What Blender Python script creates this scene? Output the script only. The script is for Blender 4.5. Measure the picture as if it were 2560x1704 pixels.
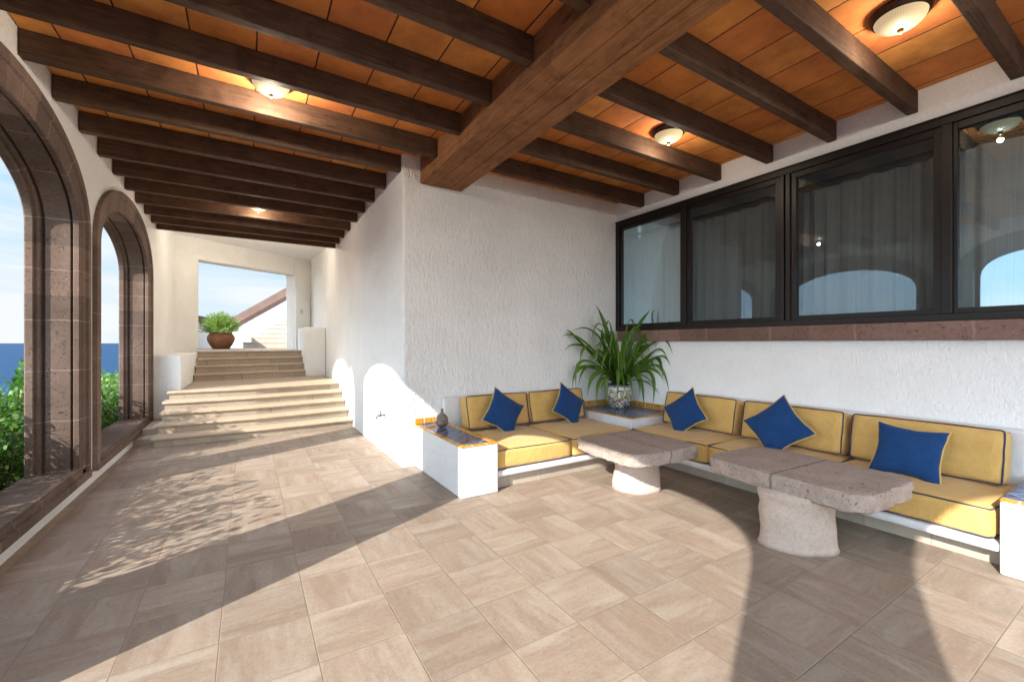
import bpy, bmesh, math, random
from mathutils import Vector, Matrix, noise
R = math.radians
for o in list(bpy.data.objects): bpy.data.objects.remove(o)
SC = bpy.context.scene; COL = SC.collection

# ------------------------------------------------------------------ camera, sky, sun, exposure
YAW = math.atan(662/1072.)
cd = bpy.data.cameras.new('camera'); cam = bpy.data.objects.new('camera', cd); COL.objects.link(cam)
cam.location = (0, 0, 1.45); cam.rotation_euler = (R(90), 0, -YAW)
cd.sensor_width = 36; cd.lens = 1072/2560*36; cd.shift_y = 5/2560; cd.clip_start = .05; cd.clip_end = 200000
SC.camera = cam
SUN_EL = 28.4; SUN_AZ = math.atan2(-1, -.465)          # bearing of the sun, clockwise from +Y
world = bpy.data.worlds.new('World'); SC.world = world; world.use_nodes = True
wn = world.node_tree; wn.nodes.clear()
def W(t, **k):
    n = wn.nodes.new(t)
    for a, b in k.items(): setattr(n, a, b)
    return n
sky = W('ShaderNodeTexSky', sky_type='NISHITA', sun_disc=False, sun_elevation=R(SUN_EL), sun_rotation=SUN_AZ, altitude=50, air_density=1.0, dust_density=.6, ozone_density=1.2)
geo = W('ShaderNodeTexCoord'); mp = W('ShaderNodeMapping'); mp.inputs['Scale'].default_value = (1.6, 1.6, 9)
nz = W('ShaderNodeTexNoise'); nz.inputs['Scale'].default_value = 1.7; nz.inputs['Detail'].default_value = 7; nz.inputs['Roughness'].default_value = .55; nz.inputs['Distortion'].default_value = .5
rp = W('ShaderNodeValToRGB'); rp.color_ramp.elements[0].position = .38; rp.color_ramp.elements[1].position = .66
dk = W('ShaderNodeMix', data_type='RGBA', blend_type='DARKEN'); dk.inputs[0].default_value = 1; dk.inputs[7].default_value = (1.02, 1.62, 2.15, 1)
sp_ = W('ShaderNodeSeparateXYZ'); el = W('ShaderNodeMapRange'); el.inputs[1].default_value = 0; el.inputs[2].default_value = .42; el.inputs[3].default_value = .58; el.inputs[4].default_value = 0
ad = W('ShaderNodeMath', operation='MULTIPLY_ADD', use_clamp=True); ad.inputs[1].default_value = .72
mx = W('ShaderNodeMix', data_type='RGBA')
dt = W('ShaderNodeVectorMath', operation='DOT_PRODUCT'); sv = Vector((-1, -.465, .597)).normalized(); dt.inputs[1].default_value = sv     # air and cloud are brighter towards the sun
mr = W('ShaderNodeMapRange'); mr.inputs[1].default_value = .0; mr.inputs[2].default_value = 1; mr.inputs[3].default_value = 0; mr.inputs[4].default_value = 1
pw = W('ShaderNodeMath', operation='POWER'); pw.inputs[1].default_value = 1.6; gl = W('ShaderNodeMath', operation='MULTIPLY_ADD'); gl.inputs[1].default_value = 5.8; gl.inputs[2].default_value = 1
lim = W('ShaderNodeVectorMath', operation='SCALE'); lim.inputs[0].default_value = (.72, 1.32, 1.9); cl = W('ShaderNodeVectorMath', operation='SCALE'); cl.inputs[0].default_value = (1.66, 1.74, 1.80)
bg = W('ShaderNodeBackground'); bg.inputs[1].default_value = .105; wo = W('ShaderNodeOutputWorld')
L = wn.links.new
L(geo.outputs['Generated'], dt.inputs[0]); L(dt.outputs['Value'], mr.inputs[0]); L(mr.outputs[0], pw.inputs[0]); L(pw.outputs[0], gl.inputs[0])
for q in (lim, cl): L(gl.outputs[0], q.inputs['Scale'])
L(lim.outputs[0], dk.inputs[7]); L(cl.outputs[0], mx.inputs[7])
L(geo.outputs['Generated'], mp.inputs[0]); L(mp.outputs[0], nz.inputs['Vector']); L(nz.outputs['Fac'], rp.inputs[0]); L(geo.outputs['Generated'], sp_.inputs[0]); L(sp_.outputs[2], el.inputs[0])
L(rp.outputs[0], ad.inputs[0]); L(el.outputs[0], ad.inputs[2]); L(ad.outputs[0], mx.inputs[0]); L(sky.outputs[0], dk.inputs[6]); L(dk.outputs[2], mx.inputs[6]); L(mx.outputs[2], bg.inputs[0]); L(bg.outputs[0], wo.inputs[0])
sl = bpy.data.lights.new('sun', 'SUN'); sl.energy = 2.0; sl.angle = R(.5); sl.color = (1, .95, .87)
sun = bpy.data.objects.new('sun', sl); COL.objects.link(sun)
sun.rotation_euler = Vector((1, .465, -.5407*math.hypot(1, .465))).to_track_quat('-Z', 'Y').to_euler()
SC.view_settings.view_transform = 'Standard'; SC.view_settings.look = 'None'; SC.view_settings.gamma = 1
SC.view_settings.exposure = 2.42
SC.render.engine = 'CYCLES'; SC.cycles.use_denoising = True; SC.cycles.max_bounces = 12; SC.cycles.diffuse_bounces = 8
SC.cycles.glossy_bounces = 4; SC.cycles.transparent_max_bounces = 24; SC.cycles.sample_clamp_indirect = 6; SC.cycles.caustics_reflective = False; SC.cycles.caustics_refractive = False

# ------------------------------------------------------------------ materials
class NT:
    def __init__(s, name):
        s.m = bpy.data.materials.new(name); s.m.use_nodes = True; s.t = s.m.node_tree
        s.p = s.t.nodes['Principled BSDF']; s.out = s.t.nodes['Material Output']
    def n(s, t, **k):
        q = s.t.nodes.new(t)
        for a, b in k.items(): setattr(q, a, b)
        return q
    def l(s, a, b): s.t.links.new(a, b)
    def co(s, kind='Object'): return s.n('ShaderNodeTexCoord').outputs[kind]
    def map(s, v, sc=(1, 1, 1), loc=(0, 0, 0), rot=(0, 0, 0)):
        q = s.n('ShaderNodeMapping'); q.inputs['Scale'].default_value = sc; q.inputs['Location'].default_value = loc; q.inputs['Rotation'].default_value = rot
        s.l(v, q.inputs[0]); return q.outputs[0]
    def noise(s, v, scale, detail=4, rough=.55, dist=0):
        q = s.n('ShaderNodeTexNoise'); q.inputs['Scale'].default_value = scale; q.inputs['Detail'].default_value = detail
        q.inputs['Roughness'].default_value = rough; q.inputs['Distortion'].default_value = dist; s.l(v, q.inputs['Vector']); return q.outputs['Fac']
    def voro(s, v, scale, feat='F1', out='Distance'):
        q = s.n('ShaderNodeTexVoronoi'); q.feature = feat; q.inputs['Scale'].default_value = scale; s.l(v, q.inputs['Vector']); return q.outputs[out]
    def ramp(s, f, stops):
        q = s.n('ShaderNodeValToRGB'); e = q.color_ramp.elements
        while len(e) < len(stops): e.new(.5)
        for i, (p, c) in enumerate(stops):
            e[i].position = p; e[i].color = (c[0], c[1], c[2], 1) if hasattr(c, '__len__') else (c, c, c, 1)
        s.l(f, q.inputs[0]); return q.outputs[0]
    def mix(s, f, a, b, mode='MIX'):
        q = s.n('ShaderNodeMix', data_type='RGBA', blend_type=mode)
        for i, x in ((0, f), (6, a), (7, b)):
            if hasattr(x, 'is_linked') or isinstance(x, bpy.types.NodeSocket): s.l(x, q.inputs[i])
            elif i == 0: q.inputs[0].default_value = x
            else: q.inputs[i].default_value = (x[0], x[1], x[2], 1)
        return q.outputs[2]
    def math(s, op, a, b=None, c=None):
        q = s.n('ShaderNodeMath', operation=op)
        for i, x in enumerate((a, b, c)):
            if x is None: continue
            if isinstance(x, bpy.types.NodeSocket): s.l(x, q.inputs[i])
            else: q.inputs[i].default_value = x
        return q.outputs[0]
    def sep(s, v):
        q = s.n('ShaderNodeSeparateXYZ'); s.l(v, q.inputs[0]); return q.outputs
    def comb(s, x, y, z):
        q = s.n('ShaderNodeCombineXYZ')
        for i, k in enumerate((x, y, z)):
            if isinstance(k, bpy.types.NodeSocket): s.l(k, q.inputs[i])
            else: q.inputs[i].default_value = k
        return q.outputs[0]
    def white(s, v, out='Value'):
        q = s.n('ShaderNodeTexWhiteNoise'); s.l(v, q.inputs['Vector']); return q.outputs[out]
    def bump(s, h, dist=.01, st=1., prev=None):
        q = s.n('ShaderNodeBump'); q.inputs['Distance'].default_value = dist; q.inputs['Strength'].default_value = st
        s.l(h, q.inputs['Height'])
        if prev is not None: s.l(prev, q.inputs['Normal'])
        return q.outputs[0]
    def fin(s, col=None, rough=.6, nrm=None, spec=.5):
        if isinstance(col, bpy.types.NodeSocket): s.l(col, s.p.inputs['Base Color'])
        elif col: s.p.inputs['Base Color'].default_value = (*col, 1)
        if isinstance(rough, bpy.types.NodeSocket): s.l(rough, s.p.inputs['Roughness'])
        else: s.p.inputs['Roughness'].default_value = rough
        s.p.inputs['Specular IOR Level'].default_value = spec
        if nrm is not None: s.l(nrm, s.p.inputs['Normal'])
        return s.m
M = {}
def stucco(name, col, stretch=(1, 1, 1), scale=26, dist=.012, stain=.11):
    t = NT(name); v = t.co()
    h1 = t.noise(t.map(v, stretch), scale, 5, .6, .4); h2 = t.noise(v, 90, 2, .5)
    big = t.noise(v, 1.3, 4, .6)
    c = t.mix(t.ramp(big, [(.3, 0), (.75, 1)]), col, [k*(1-stain) for k in col])
    sp = t.ramp(t.noise(v, 14, 3, .7), [(.70, 0), (.78, .25)])
    c = t.mix(sp, c, [k*.75 for k in col])
    h = t.math('ADD', h1, t.math('MULTIPLY', h2, .25)); c = t.mix(t.ramp(h1, [(.30, .22), (.50, 0)]), c, [k*.72 for k in col])
    return t.fin(c, .92, t.bump(h, dist, 1.), .2)
M['stucco'] = stucco('white_stucco', (.89, .885, .87), (1, 1, .38), 34, .028)
M['stucco_arcade'] = stucco('arcade_stucco', (.89, .87, .835), (1, 1, .8), 40, .03)
M['stucco_fine'] = stucco('fine_white_stucco', (.89, .89, .88), (1, 1, .5), 42, .011)
M['plaster'] = stucco('smooth_plaster', (.84, .84, .83), (1, 1, 1), 9, .01, .08)
M['plaster_paint'] = stucco('painted_bench_plaster', (.70, .70, .70), (1, 1, 1), 14, .008, .10)

def tile_mat(name, T, ox, oy, c1, c2, c3, grout, streak=True, g=.0022):
    t = NT(name); v = t.co(); x, y, z = t.sep(v)
    u = t.math('DIVIDE', t.math('SUBTRACT', x, ox), T); w = t.math('DIVIDE', t.math('SUBTRACT', y, oy), T)
    iu = t.math('FLOOR', u); iw = t.math('FLOOR', w); fu = t.math('FRACT', u); fw = t.math('FRACT', w)
    cell = t.comb(iu, iw, 3.3); rnd = t.white(cell); rcol = t.sep(t.white(cell, 'Color'))
    off = t.n('ShaderNodeVectorMath', operation='ADD'); sc = t.n('ShaderNodeVectorMath', operation='SCALE'); sc.inputs['Scale'].default_value = 37.
    t.l(t.white(cell, 'Color'), sc.inputs[0]); t.l(v, off.inputs[0]); t.l(sc.outputs[0], off.inputs[1]); vv = off.outputs[0]
    sx = t.noise(t.map(vv, (.9, 5.2, 1)), 2.0, 8, .66, .25); sy = t.noise(t.map(vv, (5.2, .9, 1)), 2.0, 8, .66, .25)
    pick = t.math('GREATER_THAN', t.math('FRACT', t.math('MULTIPLY', t.math('ADD', t.math('ADD', iu, iw), 200.), .5)), .25)
    q = t.n('ShaderNodeMix', data_type='FLOAT'); t.l(pick, q.inputs[0]); t.l(sy, q.inputs[2]); t.l(sx, q.inputs[3]); st = q.outputs[0]
    fine = t.noise(vv, 48, 5, .75, .4)
    fq = t.n('ShaderNodeMix', data_type='FLOAT'); t.l(pick, fq.inputs[0]); t.l(fu, fq.inputs[2]); t.l(fw, fq.inputs[3])
    half = t.math('SUBTRACT', t.math('ADD', fq.outputs[0], t.math('MULTIPLY', t.math('SUBTRACT', st, .5), .9)), t.math('ADD', t.math('MULTIPLY', rcol[0], .9), .05))
    st = t.math('ADD', st, t.math('MULTIPLY', t.math('SUBTRACT', t.ramp(half, [(.0, 0), (.10, 1)]), 5e-1), .085 if streak == True and T < .42 else 0.))
    st = t.math('ADD', st, t.math('MULTIPLY', t.math('SUBTRACT', fine, .5), .30))
    c = t.mix(t.ramp(st, [(.36, 0), (.66, 1)]), c1, c2)
    c = t.mix(t.ramp(t.noise(vv, 6, 4, .6), [(.35, 0), (.75, .55)]), c, c3)
    c = t.mix(t.ramp(fine, [(.25, .30), (.55, 0)]), c, [k*.62 for k in c1])
    val = t.math('ADD', t.math('MULTIPLY', rcol[1], .26), .87)
    hv = t.n('ShaderNodeHueSaturation'); t.l(val, hv.inputs['Value']); t.l(c, hv.inputs['Color']); c = hv.outputs[0]
    e = t.math('MINIMUM', t.math('MINIMUM', fu, t.math('SUBTRACT', 1., fu)), t.math('MINIMUM', fw, t.math('SUBTRACT', 1., fw)))
    line = t.ramp(e, [(g/T*.8, 1), (g/T*1.5, 0)])
    c = t.mix(line, c, grout)
    dirt = t.ramp(t.noise(v, .9, 5, .6), [(.35, 0), (.8, .22)]); c = t.mix(dirt, c, [k*.6 for k in c1])
    sp = t.ramp(t.voro(v, 3.1), [(.008, .5), (.02, 0)]); c = t.mix(sp, c, (.12, .09, .06))
    h = t.math('SUBTRACT', t.math('MULTIPLY', fine, .25), t.math('MULTIPLY', line, .9))
    rr = t.ramp(st, [(.3, .62), (.7, .48)])
    return t.fin(c, rr, t.bump(h, .004, .55), .35)
M['floor'] = tile_mat('floor_tile', .395, -.115, 2.905, (.228, .172, .129), (.33, .28, .226), (.282, .195, .140), (.225, .175, .125))
M['step'] = tile_mat('step_stone', .46, .03, .12, (.385, .318, .243), (.44, .375, .30), (.36, .28, .205), (.28, .22, .16), True, .002)
M['kick'] = tile_mat('kick_tile', .395, -.10, 1.04, (0.375, 0.315, 0.255), (0.42, 0.36, 0.3), (0.352, 0.277, 0.21), (0.3, 0.247, 0.195))
def plainstone():
    t = NT('nosing_stone'); v = t.co()
    n = t.noise(v, 7, 6, .65); f = t.noise(v, 60, 3, .6)
    c = t.ramp(n, [(.3, (.38, .295, .21)), (.55, (.43, .345, .255)), (.8, (.46, .385, .30))])
    c = t.mix(t.ramp(f, [(.3, .35), (.5, 0)]), c, (.30, .21, .13))
    return t.fin(c, .55, t.bump(f, .003, .5), .35)
M['nosing'] = plainstone()
def terracotta():
    t = NT('terracotta_ceiling_tile'); v = t.co(); x, y, z = t.sep(v)
    u = t.math('DIVIDE', t.math('SUBTRACT', x, .06), .405); w = t.math('DIVIDE', t.math('SUBTRACT', y, 1.366), .61)
    cell = t.comb(t.math('FLOOR', u), t.math('FLOOR', w), 1.7); fu = t.math('FRACT', u)
    cc = t.white(cell, 'Color'); r3 = t.sep(cc)
    c = t.ramp(r3[0], [(0, (.60, .19, .045)), (.25, (.72, .28, .065)), (.5, (.78, .34, .085)), (.75, (.68, .22, .065)), (1, (.75, .31, .075))])
    off = t.n('ShaderNodeVectorMath', operation='ADD'); sc = t.n('ShaderNodeVectorMath', operation='SCALE'); sc.inputs['Scale'].default_value = 19.
    t.l(cc, sc.inputs[0]); t.l(v, off.inputs[0]); t.l(sc.outputs[0], off.inputs[1]); vv = off.outputs[0]
    c = t.mix(t.ramp(t.noise(vv, 3.2, 5, .65), [(.35, 0), (.75, .75)]), c, (.27, .075, .028))
    c = t.mix(t.ramp(t.noise(vv, 9, 5, .7), [(.5, 0), (.75, .35)]), c, (.56, .25, .085))
    c = t.mix(t.ramp(t.noise(vv, 38, 3, .7), [(.66, 0), (.74, .35)]), c, (.62, .40, .26))
    e = t.math('MINIMUM', fu, t.math('SUBTRACT', 1., fu)); wob = t.math('MULTIPLY', t.noise(v, 30, 2), .012)
    e = t.math('SUBTRACT', e, wob)
    line = t.ramp(e, [(.004, 1), (.011, 0)]); c = t.mix(line, c, (.05, .024, .014))
    h = t.math('SUBTRACT', t.math('MULTIPLY', t.noise(vv, 25, 4, .6), .3), line)
    return t.fin(c, .8, t.bump(h, .006, .6), .25)
M['terracotta'] = terracotta()
def wood(name, dark, light, axis=0, rough=.72):
    t = NT(name); v = t.co('Object'); oi = t.n('ShaderNodeObjectInfo').outputs['Random']
    off = t.n('ShaderNodeVectorMath', operation='ADD'); t.l(v, off.inputs[0]); t.l(t.comb(t.math('MULTIPLY', oi, 17.), t.math('MULTIPLY', oi, 7.), t.math('MULTIPLY', oi, 5.)), off.inputs[1]); v = off.outputs[0]
    s = [14, 14, 14]; s[axis] = .8
    g = t.noise(t.map(v, s), 2.6, 7, .68, .9); s2 = [60, 60, 60]; s2[axis] = 2.5
    f = t.noise(t.map(v, s2), 1.6, 3, .6)
    c = t.ramp(g, [(.28, dark), (.5, [(a+b)/2 for a, b in zip(dark, light)]), (.74, light)])
    c = t.mix(t.ramp(f, [(.34, .55), (.55, 0)]), c, [k*.55 for k in dark])
    kn = t.ramp(t.voro(t.map(v, [3.4 if i != axis else 1.2 for i in range(3)]), 1.), [(.05, .8), (.11, 0)])
    c = t.mix(kn, c, [k*.4 for k in dark])
    c = t.mix(t.ramp(t.noise(v, 2.0, 4, .6), [(.4, 0), (.8, .45)]), c, [min(1, k*1.35) for k in light])
    c = t.mix(t.ramp(t.noise(v, 4.2, 6, .7, .8), [(.46, 0), (.68, .6)]), c, [k*.6 for k in dark])
    ck = t.ramp(t.math('ABSOLUTE', t.math('SUBTRACT', t.noise(t.map(v, [9 if i != axis else .35 for i in range(3)], (3, 1, 7)), 2.2, 2, .4), .5)), [(.0, .8), (.008, 0)]); c = t.mix(ck, c, [k*.25 for k in dark])
    h = t.math('ADD', g, t.math('MULTIPLY', f, .5))
    return t.fin(c, rough, t.bump(h, .005, .6), .18)
M['joist'] = wood('dark_joist_wood', (.066, .036, .023), (.13, .076, .048), 0)
M['beam'] = wood('main_beam_wood', (0.212, 0.0892, 0.0357), (0.374, 0.174, 0.0748), 1)
def cantera(name, c1, c2, joints=True, pitc=(.015, .01, .009)):
    t = NT(name); v = t.co()
    n = t.noise(v, 2.1, 5, .6); f = t.noise(v, 28, 5, .7)
    c = t.mix(t.ramp(n, [(.3, 0), (.7, 1)]), c1, c2)
    c = t.mix(t.ramp(f, [(.3, .4), (.55, 0)]), c, [k*.55 for k in c1])
    pit = t.ramp(t.noise(t.map(v, (1, 1, 1.6)), 46, 2, .5), [(.66, 0), (.70, 1)])
    pit2 = t.ramp(t.noise(t.map(v, (1, 1, 2.2), (5, 2, 1)), 14, 2, .5), [(.73, 0), (.75, 1)])
    c = t.mix(t.math('MULTIPLY', pit, .8), c, pitc); c = t.mix(t.math('MULTIPLY', pit2, .6), c, pitc)
    fl = t.ramp(t.voro(v, 26), [(.08, 1), (.13, 0)]); fl = t.math('MULTIPLY', fl, t.ramp(t.noise(v, 9, 2), [(.5, 0), (.6, .5)]))
    c = t.mix(fl, c, (.42, .30, .24))
    h = t.math('SUBTRACT', t.math('MULTIPLY', f, .5), t.math('ADD', pit, pit2))
    if joints:
        uv = t.n('ShaderNodeUVMap').outputs[0]; u = t.sep(uv)[0]
        w = t.math('ADD', u, t.math('MULTIPLY', t.noise(v, 7, 2), .03)); fr = t.math('FRACT', t.math('DIVIDE', w, .47))
        blk = t.white(t.comb(t.math('FLOOR', t.math('DIVIDE', w, .47)), 1., 2.))
        hv = t.n('ShaderNodeHueSaturation'); t.l(t.math('ADD', t.math('MULTIPLY', blk, .55), .72), hv.inputs['Value']); t.l(c, hv.inputs['Color']); c = hv.outputs[0]
        jl = t.ramp(t.math('ABSOLUTE', t.math('SUBTRACT', fr, .5)), [(.008, 1), (.017, 0)])
        c = t.mix(t.math('MULTIPLY', jl, .42), c, (.32, .24, .21)); h = t.math('ADD', h, t.math('MULTIPLY', jl, .5))
    return t.fin(c, .85, t.bump(h, .006, .7), .25)
M['cantera'] = cantera('brown_cantera_stone', (.118, .076, .056), (.185, .130, .104))
M['sillstone'] = cantera('window_sill_stone', (0.17, 0.0978, 0.0782), (0.212, 0.136, 0.111))
M['coping'] = cantera('coping_stone', (.10, .058, .046), (.14, .09, .075), False)
def tablestone(name, base, l2, pits=True):
    t = NT(name); v = t.co()
    n = t.noise(v, 4, 5, .6); f = t.noise(v, 42, 5, .75)
    c = t.mix(t.ramp(n, [(.3, 0), (.7, 1)]), base, l2)
    c = t.mix(t.ramp(f, [(.32, .45), (.55, 0)]), c, [k*.6 for k in base])
    h = t.math('MULTIPLY', f, .7)
    if pits:
        for k, (s, a, b) in enumerate(((70, .645, .68), (22, .70, .725))):
            pit = t.ramp(t.noise(t.map(v, (1, 1, 1.3), (k*3, 1, 2)), s, 2, .5), [(a, 0), (b, 1)])
            c = t.mix(t.math('MULTIPLY', pit, .75), c, (.10, .07, .055)); h = t.math('SUBTRACT', h, pit)
        uv = t.n('ShaderNodeUVMap').outputs[0]; sx = t.sep(uv)[0]
        jl = t.ramp(t.math('ABSOLUTE', t.math('ADD', sx, t.math('MULTIPLY', t.math('SUBTRACT', t.noise(v, 9, 3), .5), .03))), [(.004, 1), (.009, 0)])
        c = t.mix(t.math('MULTIPLY', jl, .75), c, (.13, .10, .085)); h = t.math('SUBTRACT', h, jl)
    return t.fin(c, .9, t.bump(h, .007, .8), .2)
M['tabletop'] = tablestone('pitted_table_stone', (.315, .245, .205), (.42, .335, .285))
M['pedestal'] = tablestone('pedestal_stone', (.46, .36, .295), (.53, .43, .365), False)
def fabric(name, c1, c2, sc=420, rough=.9):
    t = NT(name); v = t.co()
    a = t.noise(t.map(v, (1, 1, .06)), sc*.5, 2, .5); b = t.noise(t.map(v, (.05, .05, 1)), sc*.5, 2, .5)
    w = t.math('ADD', t.math('MULTIPLY', a, .6), t.math('MULTIPLY', b, .4))
    c = t.mix(t.ramp(w, [(.36, 0), (.62, 1)]), c1, c2)
    big = t.noise(v, 5, 4, .6)
    c = t.mix(t.ramp(big, [(.4, 0), (.8, .35)]), c, [k*.75 for k in c1])
    h = t.math('ADD', t.math('MULTIPLY', t.noise(v, 8, 4, .6, .5), 2.4), t.math('MULTIPLY', w, .30))
    m = t.fin(c, rough, t.bump(h, .008, .55), .15); t.p.inputs['Sheen Weight'].default_value = .15; return m
M['yellow'] = fabric('yellow_ottoman_fabric', (.56, .335, .098), (.65, .42, .145))
M['blue'] = fabric('blue_linen', (0.00656, 0.0369, 0.127), (0.0115, 0.0541, 0.164), 520)
M['navy'] = fabric('navy_piping', (.035, .042, .085), (.055, .062, .12))
M['ypipe'] = fabric('yellow_piping', (.52, .34, .11), (.60, .42, .15))
def glaze(name, T, c1, c2, grout, diag=False, stretch=1.):
    t = NT(name); v = t.co(); v2 = t.map(v, (1, 1, 1), (0, 0, 0), (0, 0, R(45) if diag else 0)); x, y, z = t.sep(v2)
    u = t.math('DIVIDE', x, T); w = t.math('DIVIDE', y, T*stretch); fu = t.math('FRACT', u); fw = t.math('FRACT', w)
    r = t.white(t.comb(t.math('FLOOR', u), t.math('FLOOR', w), 0.))
    c = t.mix(r, c1, c2); c = t.mix(t.ramp(t.noise(v, 22, 3), [(.4, 0), (.75, .5)]), c, [k*.5 for k in c1])
    e = t.math('MINIMUM', t.math('MINIMUM', fu, t.math('SUBTRACT', 1., fu)), t.math('MINIMUM', fw, t.math('SUBTRACT', 1., fw)))
    line = t.ramp(e, [(.025, 1), (.045, 0)]); c = t.mix(line, c, grout)
    return t.fin(c, t.ramp(line, [(0, .12), (1, .7)]), t.bump(t.math('SUBTRACT', t.math('MULTIPLY', t.noise(v, 18, 2), .5), line), .003, .5), .5)
M['bluetile'] = glaze('blue_glazed_tile', .105, (0.019, 0.0494, 0.162), (0.0418, 0.0855, 0.228), (0.304, 0.304, 0.323), True)
M['bluetile_sq'] = glaze('blue_glazed_tile_square', .108, (0.019, 0.0532, 0.162), (0.0475, 0.095, 0.228), (0.285, 0.285, 0.304))
M['ytile'] = glaze('yellow_glazed_tile', .15, (0.561, 0.246, 0.0127), (0.629, 0.306, 0.0255), (0.51, 0.476, 0.425))
def simple(name, col, rough=.5, spec=.5, metal=0, bs=40, bd=.002, var=.25):
    t = NT(name); v = t.co(); n = t.noise(v, bs, 4, .6)
    c = t.mix(t.ramp(n, [(.3, 0), (.7, 1)]), col, [k*(1-var) for k in col]); m = t.fin(c, rough, t.bump(n, bd, .4), spec)
    t.p.inputs['Metallic'].default_value = metal; return m
M['bronze'] = simple('bronze_aluminium', (.014, .010, .008), .42, .3, 0, 30, .0005, .3)
M['rim'] = simple('lamp_rim_metal', (.055, .028, .016), .42, .5, .5)
M['brass'] = simple('old_brass', (.20, .15, .08), .4, .5, .7)
M['tapmetal'] = simple('weathered_tap_metal', (.16, .15, .13), .5, .5, .6)
M['figstone'] = simple('figure_stone', (.30, .22, .175), .9, .2, 0, 24, .01, .55)
M['stem'] = simple('stem_bark', (.10, .065, .035), .9, .2)
M['soil'] = simple('dark_soil', (.04, .028, .02), 1, .1)
M['ground'] = simple('dry_ground', (.16, .115, .075), 1, .1, 0, 3, .03, .5)
M['switch'] = simple('switch_plastic', (.62, .62, .60), .4)
def leafm(name, c1, c2, c3, tr=.35, rough=.42):
    t = NT(name); r = t.n('ShaderNodeNewGeometry').outputs['Random Per Island']
    v = t.co()
    c = t.ramp(r, [(0, c1), (.5, c2), (1, c3)]); c = t.mix(t.ramp(t.noise(v, 3, 3), [(.35, 0), (.7, .5)]), c, c1)
    t.l(c, t.p.inputs['Base Color']); t.p.inputs['Roughness'].default_value = rough; t.p.inputs['Specular IOR Level'].default_value = .4
    tl = t.n('ShaderNodeBsdfTranslucent'); ms = t.n('ShaderNodeMixShader'); ms.inputs[0].default_value = tr
    t.l(t.mix(1., c, (1.0, 1.25, .55), 'MULTIPLY'), tl.inputs['Color']); t.l(t.p.outputs[0], ms.inputs[1]); t.l(tl.outputs[0], ms.inputs[2]); t.l(ms.outputs[0], t.out.inputs[0])
    return t.m
M['hedge'] = leafm('hedge_leaf', (0.04, 0.112, 0.0176), (0.088, 0.2, 0.028), (0.16, 0.288, 0.044))
M['shrub'] = leafm('shrub_leaf', (0.12, 0.2, 0.04), (0.224, 0.32, 0.072), (0.336, 0.416, 0.128), .4, .5)
M['strap'] = leafm('strap_leaf', (.05, .12, .014), (.10, .20, .022), (.16, .27, .04), .3, .36)
def curtain_mat():
    t = NT('pale_curtain_fabric'); v = t.co(); n = t.noise(t.map(v, (1, 60, 1)), 2, 3)
    c = t.mix(t.ramp(n, [(.3, 0), (.7, 1)]), (.52, .54, .53), (.64, .66, .65)); return t.fin(c, .95, None, .1)
M['curtain'] = curtain_mat()
def glass_mat():
    t = NT('window_glass'); g = t.n('ShaderNodeBsdfGlossy'); g.inputs['Roughness'].default_value = 0; g.inputs['Color'].default_value = (.58, .84, 1, 1)
    tr = t.n('ShaderNodeBsdfTransparent'); tr.inputs['Color'].default_value = (.78, .82, .82, 1)
    lw = t.n('ShaderNodeLayerWeight'); lw.inputs['Blend'].default_value = .35
    f = t.math('ADD', t.math('MULTIPLY', lw.outputs['Fresnel'], .6), .17); f = t.math('MINIMUM', f, 1.)
    ms = t.n('ShaderNodeMixShader'); t.l(f, ms.inputs[0]); t.l(tr.outputs[0], ms.inputs[1]); t.l(g.outputs[0], ms.inputs[2]); t.l(ms.outputs[0], t.out.inputs[0]); return t.m
M['glass'] = glass_mat()
def screen_mat():
    t = NT('insect_screen_mesh'); d = t.n('ShaderNodeBsdfDiffuse'); d.inputs['Color'].default_value = (.035, .037, .037, 1)
    tr = t.n('ShaderNodeBsdfTransparent'); ms = t.n('ShaderNodeMixShader'); ms.inputs[0].default_value = .46
    t.l(tr.outputs[0], ms.inputs[1]); t.l(d.outputs[0], ms.inputs[2]); t.l(ms.outputs[0], t.out.inputs[0]); return t.m
M['screen'] = screen_mat()
def lamp_mat():
    t = NT('lit_frosted_glass'); v = t.co(); x, y, z = t.sep(v)
    d = t.n('ShaderNodeVectorMath', operation='DISTANCE'); t.l(v, d.inputs[0]); d.inputs[1].default_value = (.03, -.03, -.03)
    k = t.ramp(d.outputs['Value'], [(.04, 1), (.09, .34), (.2, .13)])
    ang = t.math('ARCTAN2', y, x); rib = t.math('ADD', t.math('MULTIPLY', t.math('SINE', t.math('MULTIPLY', ang, 60.)), .12), .95)
    col = t.ramp(d.outputs['Value'], [(.05, (1, .86, .56)), (.14, (1, .74, .38)), (.22, (1, .72, .42))])
    t.p.inputs['Base Color'].default_value = (.03, .025, .02, 1); t.p.inputs['Roughness'].default_value = .4; t.p.inputs['Specular IOR Level'].default_value = .15
    t.l(col, t.p.inputs['Emission Color']); t.l(t.math('MULTIPLY', t.math('MULTIPLY', k, rib), LAMP), t.p.inputs['Emission Strength']); return t.m
LAMP = .9
M['lamp'] = lamp_mat()
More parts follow.
